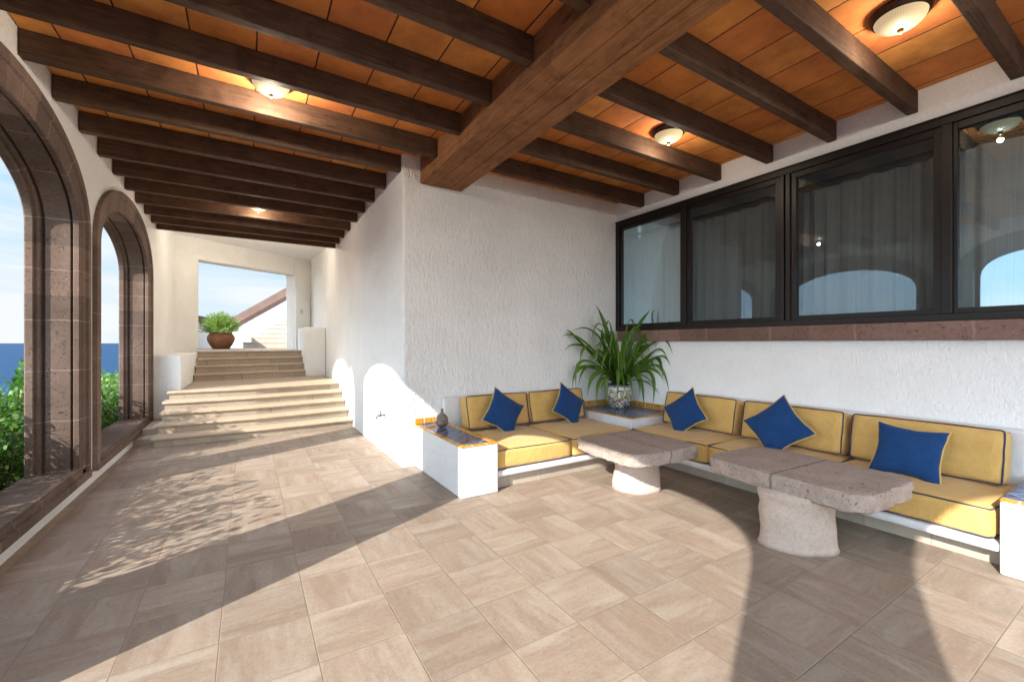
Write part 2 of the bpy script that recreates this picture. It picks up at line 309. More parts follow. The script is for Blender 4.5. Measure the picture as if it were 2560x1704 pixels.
def talavera():
    t = NT('talavera_glaze'); v = t.co(); x, y, z = t.sep(v)
    ang = t.math('MULTIPLY', t.math('ARCTAN2', y, x), 1.5); p = t.comb(ang, t.math('MULTIPLY', z, 11.), 0.)
    cid = t.white(t.n('ShaderNodeTexVoronoi').outputs['Color'])
    vo = t.n('ShaderNodeTexVoronoi'); vo.inputs['Scale'].default_value = 3.1; t.l(p, vo.inputs['Vector']); r = t.sep(vo.outputs['Color'])[0]
    c = t.ramp(r, [(0, (.62, .60, .54)), (.25, (.02, .05, .22)), (.36, (.62, .60, .54)), (.50, (.012, .014, .03)), (.55, (.05, .22, .08)), (.7, (.55, .42, .04)), (.85, (.42, .10, .04)), (1, (.03, .08, .3))])
    c.node.color_ramp.interpolation = 'CONSTANT'; ed = t.n('ShaderNodeTexVoronoi'); ed.feature = 'DISTANCE_TO_EDGE'; ed.inputs['Scale'].default_value = 3.1; t.l(p, ed.inputs['Vector']); c = t.mix(t.ramp(ed.outputs['Distance'], [(.04, 1), (.08, 0)]), c, (.012, .016, .04))
    dots = t.ramp(t.voro(p, 16.), [(.16, 1), (.26, 0)]); c = t.mix(t.math('MULTIPLY', dots, .8), c, (.015, .02, .06))
    wv = t.ramp(t.noise(p, 5, 2, .5, 1.5), [(.46, 0), (.5, 1), (.54, 0)]); c = t.mix(wv, c, (.72, .70, .62))
    b = t.ramp(z, [(.325, 0), (.33, 1)]); c = t.mix(b, c, (.012, .02, .09)); b2 = t.ramp(z, [(.27, 0), (.275, 1), (.30, 1), (.305, 0)]); c = t.mix(b2, c, (.7, .68, .62))
    return t.fin(c, .15)
M['talavera'] = talavera()
def brickpot():
    t = NT('clay_pot_terracotta'); v = t.co(); x, y, z = t.sep(v)
    ang = t.math('MULTIPLY', t.math('ARCTAN2', y, x), .45); b = t.n('ShaderNodeTexBrick'); t.l(t.comb(ang, z, 0.), b.inputs['Vector'])
    b.inputs['Scale'].default_value = 4.6; b.inputs['Mortar Size'].default_value = .012; b.inputs['Color1'].default_value = (.20, .075, .028, 1); b.inputs['Color2'].default_value = (.30, .12, .05, 1); b.inputs['Mortar'].default_value = (.05, .02, .012, 1)
    c = t.mix(t.ramp(t.noise(v, 6, 4), [(.4, 0), (.75, .6)]), b.outputs['Color'], (.12, .05, .025)); return t.fin(c, .7, None, .3)
M['claypot'] = brickpot()
def sea_mat():
    t = NT('sea_water'); v = t.co(); n = t.noise(t.map(v, (.004, .012, 1)), 6, 6, .65); w = t.noise(t.map(v, (.02, .06, 1)), 5, 4, .6)
    c = t.ramp(n, [(.3, (.008, .040, .100)), (.7, (.016, .060, .135))])
    return t.fin(c, .5, t.bump(w, 1.2, .5), .04)
M['sea'] = sea_mat()

# ------------------------------------------------------------------ mesh helpers
class MB:
    def __init__(s): s.b = bmesh.new()
    def box(s, x0, x1, y0, y1, z0, z1, bev=0, seg=2):
        r = bmesh.ops.create_cube(s.b, size=1)['verts']
        for v in r: v.co = Vector((x0+(v.co.x+.5)*(x1-x0), y0+(v.co.y+.5)*(y1-y0), z0+(v.co.z+.5)*(z1-z0)))
        if bev:
            es = list({e for v in r for e in v.link_edges}); bmesh.ops.bevel(s.b, geom=es, offset=bev, segments=seg, profile=.5, affect='EDGES')
        return s
    def face(s, pts):
        try: s.b.faces.new([s.b.verts.new(p) for p in pts])
        except ValueError: pass
        return s
    def prism(s, poly, z0, z1, bev=0):                     # plan polygon pulled up
        lo = [s.b.verts.new((x, y, z0)) for x, y in poly]; hi = [s.b.verts.new((x, y, z1)) for x, y in poly]; n = len(poly)
        s.b.faces.new(lo[::-1]); s.b.faces.new(hi)
        for i in range(n): s.b.faces.new((lo[i], lo[(i+1) % n], hi[(i+1) % n], hi[i]))
        return s
    def extr(s, pts, d):                                    # planar 3D polygon pulled along vector d
        d = Vector(d); a = [s.b.verts.new(p) for p in pts]; b = [s.b.verts.new(Vector(p)+d) for p in pts]; n = len(a)
        s.b.faces.new(a); s.b.faces.new(b[::-1])
        for i in range(n): s.b.faces.new((a[i], b[i], b[(i+1) % n], a[(i+1) % n]))
        return s
    def tube(s, pts, r, n=8, closed=False, cap=True):
        P = [Vector(p) for p in pts]; m = len(P); rings = []; rad = r if hasattr(r, '__len__') else [r]*m; up = None
        for i in range(m):
            a = P[(i-1) % m] if (closed or i) else P[0]; c = P[(i+1) % m] if (closed or i < m-1) else P[-1]
            t = (c-a).normalized() if (c-a).length > 1e-9 else Vector((0, 0, 1))
            if up is None: up = t.orthogonal().normalized()
            up = (up-t*up.dot(t)); up = up.normalized() if up.length > 1e-6 else t.orthogonal().normalized(); w = t.cross(up)
            rings.append([s.b.verts.new(P[i]+(up*math.cos(2*math.pi*k/n)+w*math.sin(2*math.pi*k/n))*rad[i]) for k in range(n)])
        for i in range(m if closed else m-1):
            A, B = rings[i], rings[(i+1) % m]
            for k in range(n): s.b.faces.new((A[k], A[(k+1) % n], B[(k+1) % n], B[k]))
        if cap and not closed: s.b.faces.new(rings[0][::-1]); s.b.faces.new(rings[-1])
        return s
    def lathe(s, prof, n=40, c=(0, 0, 0), jit=0, cap=True):
        rings = []
        for r, z in prof: rings.append([s.b.verts.new((c[0]+r*math.cos(2*math.pi*k/n), c[1]+r*math.sin(2*math.pi*k/n), c[2]+z)) for k in range(n)])
        for A, B in zip(rings, rings[1:]):
            for k in range(n): s.b.faces.new((A[k], A[(k+1) % n], B[(k+1) % n], B[k]))
        if cap: s.b.faces.new(rings[0][::-1]); s.b.faces.new(rings[-1])
        return s
    def build(s, name, mat, parent=None, smooth=False, loc=None, recalc=True, bev=0, sub=0):
        if recalc: bmesh.ops.recalc_face_normals(s.b, faces=s.b.faces)
        me = bpy.data.meshes.new(name)
        if loc is not None: bmesh.ops.translate(s.b, verts=s.b.verts, vec=-Vector(loc))
        s.b.to_mesh(me); s.b.free(); me.materials.append(M[mat] if isinstance(mat, str) else mat)
        if smooth:
            for p in me.polygons: p.use_smooth = True
        o = bpy.data.objects.new(name, me); COL.objects.link(o)
        if loc is not None: o.location = loc
        if parent is not None:
            o.parent = parent
            if loc is None: o.location = -Vector(parent.location) if not parent.get('local') else (0, 0, 0)
            else: o.location = Vector(loc)-Vector(parent.location)
        if bev:
            m = o.modifiers.new('bevel', 'BEVEL'); m.width = bev; m.segments = 2; m.limit_method = 'ANGLE'; m.angle_limit = R(40)
        if sub: m = o.modifiers.new('subsurf', 'SUBSURF'); m.levels = sub; m.render_levels = sub
        return o
def tag(o, label=None, cat=None, group=None, kind=None):
    if label: o['label'] = label
    if cat: o['category'] = cat
    if group: o['group'] = group
    if kind: o['kind'] = kind
    return o
def thing(name, label, cat, loc=(0, 0, 0), group=None, rz=0, local=False):
    o = bpy.data.objects.new(name, None); COL.objects.link(o); o.location = loc; o.rotation_euler = (0, 0, rz); o.empty_display_size = .1
    if local: o['local'] = 1
    return tag(o, label, cat, group)
def copy_tree(o, parent=None):
    c = o.copy(); COL.objects.link(c)
    if parent is not None: c.parent = parent
    for ch in list(o.children): copy_tree(ch, c)
    return c
def wob(p, a=.01, f=6., s=0): return noise.noise(Vector((p[0]*f+s, p[1]*f, p[2]*f)))*a
ORD = ['first', 'second', 'third', 'fourth', 'fifth', 'sixth', 'seventh', 'eighth', 'ninth', 'tenth', 'eleventh', 'twelfth', 'thirteenth', 'fourteenth']
VV = Vector((math.sin(YAW), math.cos(YAW), 0)); RR = Vector((math.cos(YAW), -math.sin(YAW), 0))
def axes(d, s, z): return VV*d+RR*s+Vector((0, 0, z))       # far terrace is laid out square to this bearing

# ------------------------------------------------------------------ floor, ground, sea
XL, XO, XC, XW, YB = -1.37, -1.69, 1.545, 5.008, 4.925
tag(MB().face([(-1.8, -11, 0), (5.3, -11, 0), (5.3, 13.9, 0), (-1.8, 13.9, 0)]).build('floor', 'floor'), kind='structure')
g = MB(); xs = [-1.7, -2.6, -3.4, -4.6, -7, -12, -25, -60]; zs = [-.06, -.08, -.25, -.8, -2.6, -7, -22, -46]
ys = [-60, -30, -12, -6, -2, 0, 2, 4, 6, 8, 10, 12, 14, 18, 24, 34, 60]
gv = [[g.b.verts.new((x, y, z+(wob((x, y, 0), .35*min(3, abs(x+2)/3), .6) if x < -3 else 0))) for x, z in zip(xs, zs)] for y in ys]
for a, b in zip(gv, gv[1:]):
    for i in range(len(xs)-1): g.b.faces.new((a[i], a[i+1], b[i+1], b[i]))
tag(g.build('ground', 'ground', smooth=True), kind='structure')
tag(MB().box(-1.7, 60, -60, -11, -.4, -.02).box(5.3, 60, -11, 60, -.4, -.02).build('yard', 'ground'), kind='structure')
tag(MB().face([(-9e4, -9e4, -46), (9e4, -9e4, -46), (9e4, 9e4, -46), (-9e4, 9e4, -46)]).build('sea', 'sea'), kind='structure')
# ------------------------------------------------------------------ arcade wall with three low arches and a tall one
PER, HALF, SPR, RISE, ZS = 3.35, 1.225, 2.53, .60, .25
AC = {2: 7.65, 1: 4.335, 0: .85}; AH = {2: 1.32, 1: 1.285, 0: 1.42}; AR = {2: .60, 1: .60, 0: .65}; TALL = (-3.2, 1.93, 2.45)
AN = {2: 2.0, 1: 2.0, 0: 3.3}
def archz(dy, a, rise, spr, n=2.0): return spr+rise*max(0, 1-abs(dy/a)**n)**(1/n)
def wall_cols(mb, y0, y1, hole, top, zb):
    """solid columns of wall between y0 and y1; hole(y) gives (low, high) of the opening or None"""
    ysamp = [y0+(y1-y0)*i/56 for i in range(57)]
    for p, q in zip(ysamp, ysamp[1:]):
        h = hole((p+q)/2)
        if h is None: mb.extr([(XL, p, 0), (XL, q, 0), (XL, q, top), (XL, p, top)], (XO-XL, 0, 0)); continue
        a, b = hole(p) or h, hole(q) or h
        mb.extr([(XL, p, a[1]), (XL, q, b[1]), (XL, q, top), (XL, p, top)], (XO-XL, 0, 0))
        if zb: mb.extr([(XL, p, -.05), (XL, q, -.05), (XL, q, zb), (XL, p, zb)], (XO-XL, 0, 0))
mb = MB(); HA = {k: AH[k]+.12 for k in AH}
for k in (2, 1, 0):
    c = AC[k]; ha = HA[k]; wall_cols(mb, c-ha, c+ha, lambda y, c=c, ha=ha, r=AR[k], n=AN[k]: (ZS, archz(y-c, ha, r+.12, SPR, n)), 4.2, .17)
for y0, y1 in ((AC[2]+HA[2], 12.2), (AC[1]+HA[1], AC[2]-HA[2]), (AC[0]+HA[0], AC[1]-HA[1]), (TALL[0]+TALL[1], AC[0]-HA[0]), (-7.0, TALL[0]-TALL[1])):
    mb.box(XO, XL, y0, y1, -.05, 4.2 if y1 > 1 else 5.6)
wall_cols(mb, TALL[0]-TALL[1], TALL[0]+TALL[1], lambda y: (0, archz(y-TALL[0], TALL[1], TALL[1], TALL[2])), 5.6, 0)
tag(mb.build('arcade_wall', 'stucco_arcade'), 'off-white stucco wall pierced by the brown stone arches on the sea side', 'wall')
PROF = [(-1.375, -.25), (-1.332, -.25), (-1.327, -.24), (-1.327, -.165), (-1.345, -.155), (-1.345, -.055), (-1.352, -.045), (-1.352, -.006), (-1.358, .002), (-1.392, .002), (-1.398, -.006), (-1.398, -.04), (-1.416, -.04), (-1.42, -.012),
        (-1.585, -.012), (-1.589, -.04), (-1.607, -.04), (-1.611, .0), (-1.617, .008), (-1.645, .008), (-1.648, .028), (-1.655, .036), (-1.70, .036), (-1.71, .028), (-1.71, -.12), (-1.685, -.12)]
def arch(k, label):
    c = AC[k]; HALF = AH[k]; RISE = AR[k]; root = thing('stone_arch', label, 'arch', (XL, c, 0), 'brown stone arches in the sea wall'); path = []
    for i in range(9): path.append((-HALF, .13+(SPR-.13)*i/8, -1, 0))
    for i in range(1, 40):
        a = math.pi*(1-i/40); ex = 2/AN[k]; ca, sa = math.cos(a), math.sin(a); y, z = HALF*math.copysign(abs(ca)**ex, ca), RISE*abs(sa)**ex
        nn = Vector((math.copysign(abs(y/HALF)**(AN[k]-1), y)/HALF, abs(z/RISE)**(AN[k]-1)/RISE)).normalized(); path.append((y, SPR+z, nn.x, nn.y))
    for i in range(9): path.append((HALF, SPR-(SPR-.13)*i/8, 1, 0))
    mb = MB(); uvl = mb.b.loops.layers.uv.new('UVMap'); rings = []; us = []; u = 0
    for i, (y, z, ny, nz_) in enumerate(path):
        if i: u += math.hypot(y-path[i-1][0], z-path[i-1][1])
        us.append(u); j = wob((k*9, u, 1), .004, 2.3)
        rings.append([mb.b.verts.new((x, c+y-ny*ins+j, z-nz_*ins+j)) for x, ins in [(a, min(b_, -.14) if k == 2 and ny < -.5 and a < -1.5 else b_) for a, b_ in PROF]])
    for i in range(len(rings)-1):
        for q in range(len(PROF)-1):
            f = mb.b.faces.new((rings[i][q], rings[i][q+1], rings[i+1][q+1], rings[i+1][q]))
            for lp, (a, b) in zip(f.loops, ((i, q), (i, q+1), (i+1, q+1), (i+1, q))): lp[uvl].uv = (us[a], b*.05)
    mb.build('arch_surround', 'cantera', root, loc=(XL, c, 0))
    sb = MB(); uvl = sb.b.loops.layers.uv.new('UVMap')
    pr = [(-1.323, .118), (-1.323, .185), (-1.345, .19), (-1.345, .225), (-1.36, .232), (-1.36, .25), (-1.40, .25), (-1.405, .243), (-1.60, .236), (-1.73, .228), (-1.73, .02), (-1.375, .02), (-1.375, .118)]
    r0 = None
    for i in range(25):
        y = -HALF-.252+(2*HALF+.504)*i/24 if i in (0, 24) else -HALF+.03+(2*HALF-.06)*(i-1)/22
        r1 = [sb.b.verts.new((x, c+y, z)) for x, z in pr]
        if i in (0, 24): sb.b.faces.new(r1)
        if r0:
            for q in range(len(pr)):
                f = sb.b.faces.new((r0[q], r0[(q+1) % len(pr)], r1[(q+1) % len(pr)], r1[q]))
                for lp in f.loops: lp[uvl].uv = (lp.vert.co.y+.2, lp.vert.co.x)
        r0 = r1
    sb.build('sill', 'cantera', root, loc=(XL, c, 0))
arch(1, 'nearest brown stone arch at the left edge, framing sea and sky above a green hedge')
arch(2, 'farther brown stone arch, whole in view, beside the wide stone steps')
arch(0, 'brown stone arch out of frame, seen as a sky-blue reflection in the right window pane')

# ------------------------------------------------------------------ corridor wall, alcove wall, window wall
cw = [(1.54, YB), (1.56, 7.0), (1.585, 8.5), (1.63, 10), (1.68, 11.6), (1.665, 12.6), (1.58, 13.77)]
tag(MB().prism(cw+[(2.2, 13.95), (2.2, YB+.35), (5.5, YB+.35), (5.5, YB)], -.05, 4.0).build('house_wall', 'stucco', bev=.03), 'white stucco wall turning the corner from the corridor, with its sunlit arch patches, to the bench alcove', 'wall')
WZ0, WZ1, WY0, WY1 = 1.635, 3.35, -.62, 4.915
tag(MB().box(XW, 5.3, -7, YB, -.05, WZ0-.01).box(XW, 5.3, -7, YB, WZ1, 6.2).box(XW, 5.3, WY1, YB, WZ0-.01, WZ1).box(XW, 5.3, -7, WY0, WZ0-.01, WZ1).box(5.55, 5.6, -1, YB, 1.4, 3.6).box(5.3, 5.55, -1, YB, 3.4, 3.5).box(5.3, 5.55, -1, YB, 1.5, 1.6).box(5.3, 5.55, -1, -.9, 1.6, 3.4).build('window_wall', 'stucco_fine'), 'white stucco wall holding the dark framed window above the long bench', 'wall')
# ------------------------------------------------------------------ ceilings, beam, joists
tag(MB().box(-1.36, 5.0, -.95, 9.86, 3.66, 3.9).build('tile_ceiling', 'terracotta'), 'orange terracotta tile ceiling above the dark wooden joists', 'ceiling')
tag(MB().box(-1.69, 2.2, 9.865, 14.6, 3.85, 4.1).box(-1.36, 1.6, 9.865, 9.95, 3.66, 3.85).build('plaster_ceiling', 'plaster'), 'smooth white ceiling beyond the last joist at the far end', 'ceiling')
bm = MB()
for x0, x1, dz in ((1.755, 1.925, 0), (1.928, 2.115, .002), (2.118, 2.29, .001)): bm.box(x0, x1, -.94, 4.924, 3.345+dz, 3.655, .006, 1)
tag(bm.build('main_beam', 'beam'), 'thick reddish brown main beam running along the ceiling to the white alcove wall', 'beam')
NEAR = [.716, 1.326, 1.935, 2.543, 3.16, 3.767, 4.372]
FAR = [4.98, 5.63, 6.24, 6.84, 7.43, 8.05, 8.68, 9.25, 9.73]
def joist(x0, x1, y, label, grp):
    mb = MB(); mb.box(x0, x1, y, y+.078, 3.468, 3.657, .007, 2)
    for v in mb.b.verts: v.co.z += wob((v.co.x, y*3, v.co.z), .004, 1.3); v.co.y += wob((v.co.x+5, y*3, v.co.z), .004, 1.1)
    c = ((x0+x1)/2, y+.04, 3.56); o = mb.build('ceiling_joist', 'joist', loc=c); tag(o, label, 'joist', grp)
left = NEAR+FAR; n = len(left)
for i, y in enumerate(left):
    x1 = 1.753 if y < 4.5 else 1.55+max(0, y-7)*.02
    k = n-1-i
    nm = 'last dark joist of the corridor row, next to the smooth white ceiling' if k == 0 else ('dark corridor joist, %s counted from the white ceiling end' % ORD[min(k, 13)] if k < 14 else 'dark corridor joist above the camera, out of the photo')
    joist(-1.365, x1, y, nm, 'joists over the corridor')
for i, y in enumerate(NEAR):
    k = len(NEAR)-1-i
    nm = 'dark joist right of the main beam, closest to the white alcove wall' if k == 0 else 'dark joist right of the main beam, %s counted from the alcove wall' % ORD[k]
    joist(2.292, 5.004, y, nm, 'joists over the seating alcove')

# ------------------------------------------------------------------ ceiling lights
def lamp_proto():
    root = thing('ceiling_light', 'x', 'ceiling light', (0, 0, 0), 'lit dome ceiling lights', local=True)
    MB().lathe([(.12, 0), (.205, 0), (.212, -.012), (.205, -.03), (.198, -.034), (.192, -.05), (.180, -.056), (.172, -.05), (.172, -.02)], 56).build('rim', 'rim', root, True, bev=0)
    MB().lathe([(.176, -.05), (.172, -.066), (.158, -.088), (.135, -.108), (.105, -.124), (.07, -.135), (.03, -.141), (.004, -.142)], 60).build('glass_shade', 'lamp', root, True)
    MB().lathe([(.004, -.139), (.022, -.141), (.024, -.147), (.014, -.152), (.018, -.158), (.02, -.165), (.013, -.174), (.003, -.178)], 24).build('finial', 'brass', root, True)
    ld = bpy.data.lights.new('bulb', 'POINT'); ld.energy = BULB; ld.color = (1, .86, .68); ld.shadow_soft_size = .022
    b = bpy.data.objects.new('bulb', ld); COL.objects.link(b); b.parent = root; b.location = (0, 0, -.235)
    return root
BULB = 3.0
lp = lamp_proto()
for i, (x, y, z, lab) in enumerate([(3.70, 1.07, 3.655, 'large lit dome light at the top right, closest to the camera'), (3.73, 2.94, 3.655, 'lit dome light between joists above the middle of the bench'),
        (.17, 4.13, 3.655, 'lit dome light half hidden behind a corridor joist, nearest of the corridor'), (.15, 7.86, 3.655, 'dome light in mid corridor showing only its glowing tip below a joist'), (.158, 10.6, 3.845, 'dome light hung from the smooth white ceiling, only its tip visible')]):
    o = lp if i == 0 else copy_tree(lp); o.location = (x, y, z); o.scale = (.79, .79, .86); o['label'] = lab
    if y > 4:
        for ch in o.children:
            if ch.type == 'LIGHT': ch.data = ch.data.copy(); ch.data.energy = 8 if y < 5 else 4 if y < 9 else 11

# ------------------------------------------------------------------ steps
def offs(line, d): return [(x, y+d) for x, y in line]
def flight(root, lines, zs, back, z0):
    for i, (ln, z) in enumerate(zip(lines, zs)):
        zb = z0 if i == 0 else zs[i-1]
        poly = offs(ln, .035)+[(ln[-1][0], back), (ln[0][0], back)]
        st = MB().prism(poly, zb-.01, z-.048).build('step', 'step', root)
        nb = MB(); e = .012; top = [(ln[0][0]-.03, ln[0][1]+.012)]+ln[1:-1]+[(ln[-1][0], ln[-1][1])]
        prof = [(.036, -.048), (.012, -.045), (.002, -.034), (0, -.024), (.003, -.012), (.012, -.003), (.026, 0), (.36 if i < len(lines)-1 else back-max(p[1] for p in ln), 0)]
        pts = []
        for a, b in zip(top, top[1:]):
            for q in range(8): pts.append((a[0]+(b[0]-a[0])*q/8, a[1]+(b[1]-a[1])*q/8))
        pts.append(top[-1]); rings = []
        for x, y in pts:
            j = wob((x*2, y, z), .004, 3)
            rings.append([nb.b.verts.new((x, y+dy+(j if q < 7 else 0), z+dz+(j*.6 if 1 < q < 7 else 0))) for q, (dy, dz) in enumerate(prof)]+[nb.b.verts.new((x, y+prof[-1][0], z-.048))])
        m = len(prof)+1
        for A, B in zip(rings, rings[1:]):
            for q in range(m): nb.b.faces.new((A[q], A[(q+1) % m], B[(q+1) % m], B[q]))
        nb.b.faces.new(rings[0]); nb.b.faces.new(rings[-1][::-1])
        nb.build('nosing', 'nosing', st, loc=None)
        for ch in st.children: ch.location = (0, 0, 0)
low = thing('stone_steps', 'lower flight of five wide beige stone steps dappled with leaf shadow', 'steps', (0, 7.7, 0))
LL = [[(-1.10, 7.62), (.12, 7.66), (1.557, 7.82)], [(-1.10, 7.95), (.12, 7.99), (1.565, 8.21)], [(-1.10, 8.27), (.12, 8.33), (1.575, 8.56)], [(-1.11, 8.60), (.12, 8.66), (1.59, 8.92)], [(-1.09, 8.92), (.13, 8.99), (1.605, 9.33)]]
flight(low, LL, [.13, .26, .39, .52, .65], 12.6, 0)
up = thing('stone_steps', 'upper flight of four beige stone steps in shade, leading to the terrace', 'steps', (0, 11.2, .65))
flight(up, [[(-.93, 10.95+.3*k), (1.195, 11.4+.3*k)] for k in range(4)], [.804, .958, 1.111, 1.265], 13.6, .65)
tag(MB().prism([(-1.369, 7.93), (-1.06, 7.9), (-1.06, 9.3), (-1.369, 9.3)], 0, .085, 0).prism([(-1.369, 8.28), (-1.06, 8.25), (-1.06, 9.3), (-1.369, 9.3)], .086, .17).build('side_ledge', 'step'), 'low beige stone ledge between the wall and the left end of the steps', 'ledge')
tag(MB().prism([(-1.368, 9.30), (-.965, 9.20), (-.945, 12.18), (-1.368, 12.1)], 0, 1.24).build('plaster_block', 'plaster', bev=.02), 'low white plaster block left of the steps, under the round pillar', 'block')
tag(MB().prism([(1.195, 11.48), (1.672, 11.60), (1.66, 13.45), (1.195, 13.32)], 0, 1.84).build('plaster_block', 'plaster', bev=.02), 'tall white plaster block right of the upper steps', 'block')
# ------------------------------------------------------------------ end wall: pillar, lintel, pier
PL = Vector((-.95, 12.2)); PR = Vector((1.14, 13.5)); DL = (PR-PL).normalized(); NL = Vector((-DL.y, DL.x)); TH = .38
def P2(v): return (v.x, v.y)
e = MB()
e.prism([(-1.368, 11.70), (-1.345, 11.84), (-1.29, 11.95), (-1.2, 12.04), (-1.08, 12.12), P2(PL), P2(PL+NL*TH), (-1.69, 12.6), (-1.69, 11.7)], .3, 3.86)
e.prism([P2(PL-DL*.02), P2(PR+DL*.0), P2(PR+NL*TH), P2(PL+NL*(TH-.002)-DL*.02)], 3.367, 3.86)
pe = PR+DL*.66
e.prism([P2(PR+DL*.001), P2(pe), P2(pe+NL*TH), P2(PR+NL*TH+DL*.001)], .6, 3.86)
tag(e.build('end_wall', 'stucco_arcade', bev=.02), 'cream end wall with rounded pillar and slanted lintel round the open doorway', 'wall')
q0, q1 = PR+DL*.004, PR+DL*.47
pts = [(q0, 1.27), (q1, 1.27), (q1, 2.30), (q1-DL*.05, 2.62), (q0, 3.02)]  # outline of a thin raised piece added to imitate a light patch on the pier
tag(MB().extr([(p.x-NL.x*.001, p.y-NL.y*.001, z) for p, z in pts], (-NL.x*.05, -NL.y*.05, 0)).build('light_patch_panel', 'stucco', bev=.008), 'rough white plaster buttress added in the shape of a sloping light patch on the right side of the doorway', 'panel')
w = PR+DL*.13-NL*.053
tag(MB().extr([(w.x, w.y, 2.28), (w.x+DL.x*.09, w.y+DL.y*.09, 2.28), (w.x+DL.x*.09, w.y+DL.y*.09, 2.42), (w.x, w.y, 2.42)], (-NL.x*.012, -NL.y*.012, 0)).build('light_switch', 'switch', bev=.003), 'small grey switch plate on the rough plaster buttress', 'switch')
# ------------------------------------------------------------------ far terrace, sloping wall, outdoor steps, pot
tag(MB().extr([(-2.2, 12.5, 1.262), (1.25, 12.5, 1.262), (1.25, 13.55, 1.262), (2.2, 14.2, 1.262), (14, 14.2, 1.262), (16, 30, 1.262), (-2.2, 30, 1.262)], (0, 0, -.5)).build('terrace', 'floor'), kind='structure')
ow = thing('sloping_wall', 'white wall with brown stone coping climbing beside the outdoor stairs', 'wall', axes(17.3, -10, 1.2))
D0 = 17.3
def sx(px, d): return (px-1280)/1072*d
def zy(py, d): return 1.45+(857-py)/1072*d
WALL = [(543, 799), (572, 799), (600, 784), (720, 717.5), (960, 584)]
c3 = [(sx(p, D0), zy(q, D0)) for p, q in WALL]
MB().extr([axes(D0, c3[0][0], .7)]+[axes(D0, s, z-.38) for s, z in c3]+[axes(D0, c3[-1][0], .7)], VV*.3).build('wall_body', 'plaster', ow)
cb = MB(); rings = []
for s, z in c3: rings.append([cb.b.verts.new(axes(D0+dd, s, z+dz)) for dd, dz in ((-.07, -.47), (-.10, -.40), (-.12, -.36), (-.05, 0), (.36, .0), (.36, -.47))])
for A, B in zip(rings, rings[1:]):
    for q in range(6): cb.b.faces.new((A[q], A[(q+1) % 6], B[(q+1) % 6], B[q]))
cb.b.faces.new(rings[0]); cb.b.faces.new(rings[-1][::-1]); cb.build('coping', 'coping', ow)
pw_ = thing('parapet', 'shaded white parapet with brown coping beside the clay pot, on the sea side', 'parapet', (-1.2, 15, 1.2))
MB().prism([(-1.90, 14.5), (-.95, 19.0), (-1.25, 19.06), (-2.2, 14.55)], 1.0, 2.10).build('parapet_body', 'plaster', pw_)
MB().prism([(-1.85, 14.45), (-.90, 18.95), (-1.30, 19.1), (-2.25, 14.5)], 2.102, 2.33).build('coping', 'coping', pw_, bev=.03)
os_ = thing('outdoor_steps', 'narrow beige stairs outside the doorway, half in sun, rising to the right', 'steps', axes(16.3, -10, 1.26))
for k, (px, py) in enumerate(zip((604.5, 625, 646, 663, 681, 699, 717, 735), (854.5, 842, 830.4, 819, 808.6, 798, 787, 776))):
    d = 16.3+.1*k; z = zy(py, d); s = sx(px, d)
    st = MB().extr([axes(d+.03, s+.02, 1.25), axes(d+.03, s+5, 1.25), axes(17.28, s+5, 1.25), axes(17.28, s+.02, 1.25)], (0, 0, z-1.25-.04)).build('step', 'step', os_)
    MB().extr([axes(d, s, z-.04), axes(d, s+5, z-.04), axes(17.285, s+5, z-.04), axes(17.285, s, z-.04)], (0, 0, .04)).build('nosing', 'nosing', st)
    for ch in st.children: ch.location = (0, 0, 0)
random.seed(4)
pc = axes(13.2, sx(553, 13.2), 1.262)
ps = thing('potted_shrub', 'feathery light green shrub in a round clay pot on the terrace', 'potted plant', pc, local=True); ps.scale = (.79, .79, .79)
MB().lathe([(.24, 0), (.27, .01), (.36, .14), (.44, .30), (.46, .40), (.45, .48), (.41, .56), (.37, .60), (.385, .63), (.36, .64), (.33, .60), (.3, .56)], 44).build('clay_pot', 'claypot', ps, True)
fb = MB()
def leaf(mb, p, d, up, ln, wd, bend=.25, cols=3):
    d = d.normalized(); sd = d.cross(up); sd = sd.normalized() if sd.length > 1e-4 else d.orthogonal().normalized(); nn = sd.cross(d)
    prev = None
    for i in range(cols+1):
        t = i/cols; c = p+d*ln*t-nn*ln*bend*t*t; w = wd*math.sin(math.pi*(.08+.92*t)*.98)**.8 if i < cols else 0.0
        cur = (mb.b.verts.new(c-sd*w/2+nn*w*.12), mb.b.verts.new(c+sd*w/2+nn*w*.12)) if w > 1e-5 else (mb.b.verts.new(c),)
        if prev:
            if len(cur) == 2: mb.b.faces.new((prev[0], prev[1], cur[1], cur[0]))
            else: mb.b.faces.new((prev[0], prev[1], cur[0]))
        prev = cur
def rv(): return Vector((random.gauss(0, 1), random.gauss(0, 1), random.gauss(0, 1))).normalized()
for i in range(330):
    a = random.uniform(0, 6.283); el = random.uniform(-.15, 1.5); dr = Vector((math.cos(a)*math.cos(el), math.sin(a)*math.cos(el), math.sin(el)*.85+.05))
    r0 = random.uniform(.25, .45); base = Vector((math.cos(a)*.12, math.sin(a)*.12, .62)); tip = Vector((0, 0, .66))+Vector((dr.x*.74, dr.y*.74, dr.z*.74+.06))*random.uniform(.72, 1.1)
    for q in range(22):
        t = .35+.65*q/21; p = base.lerp(tip, t)+rv()*.012; dd = (tip-base).normalized()+rv()*.75; leaf(fb, p, dd, rv(), random.uniform(.06, .11), .017, .2, 2)
fb.build('foliage', 'shrub', ps, recalc=False)

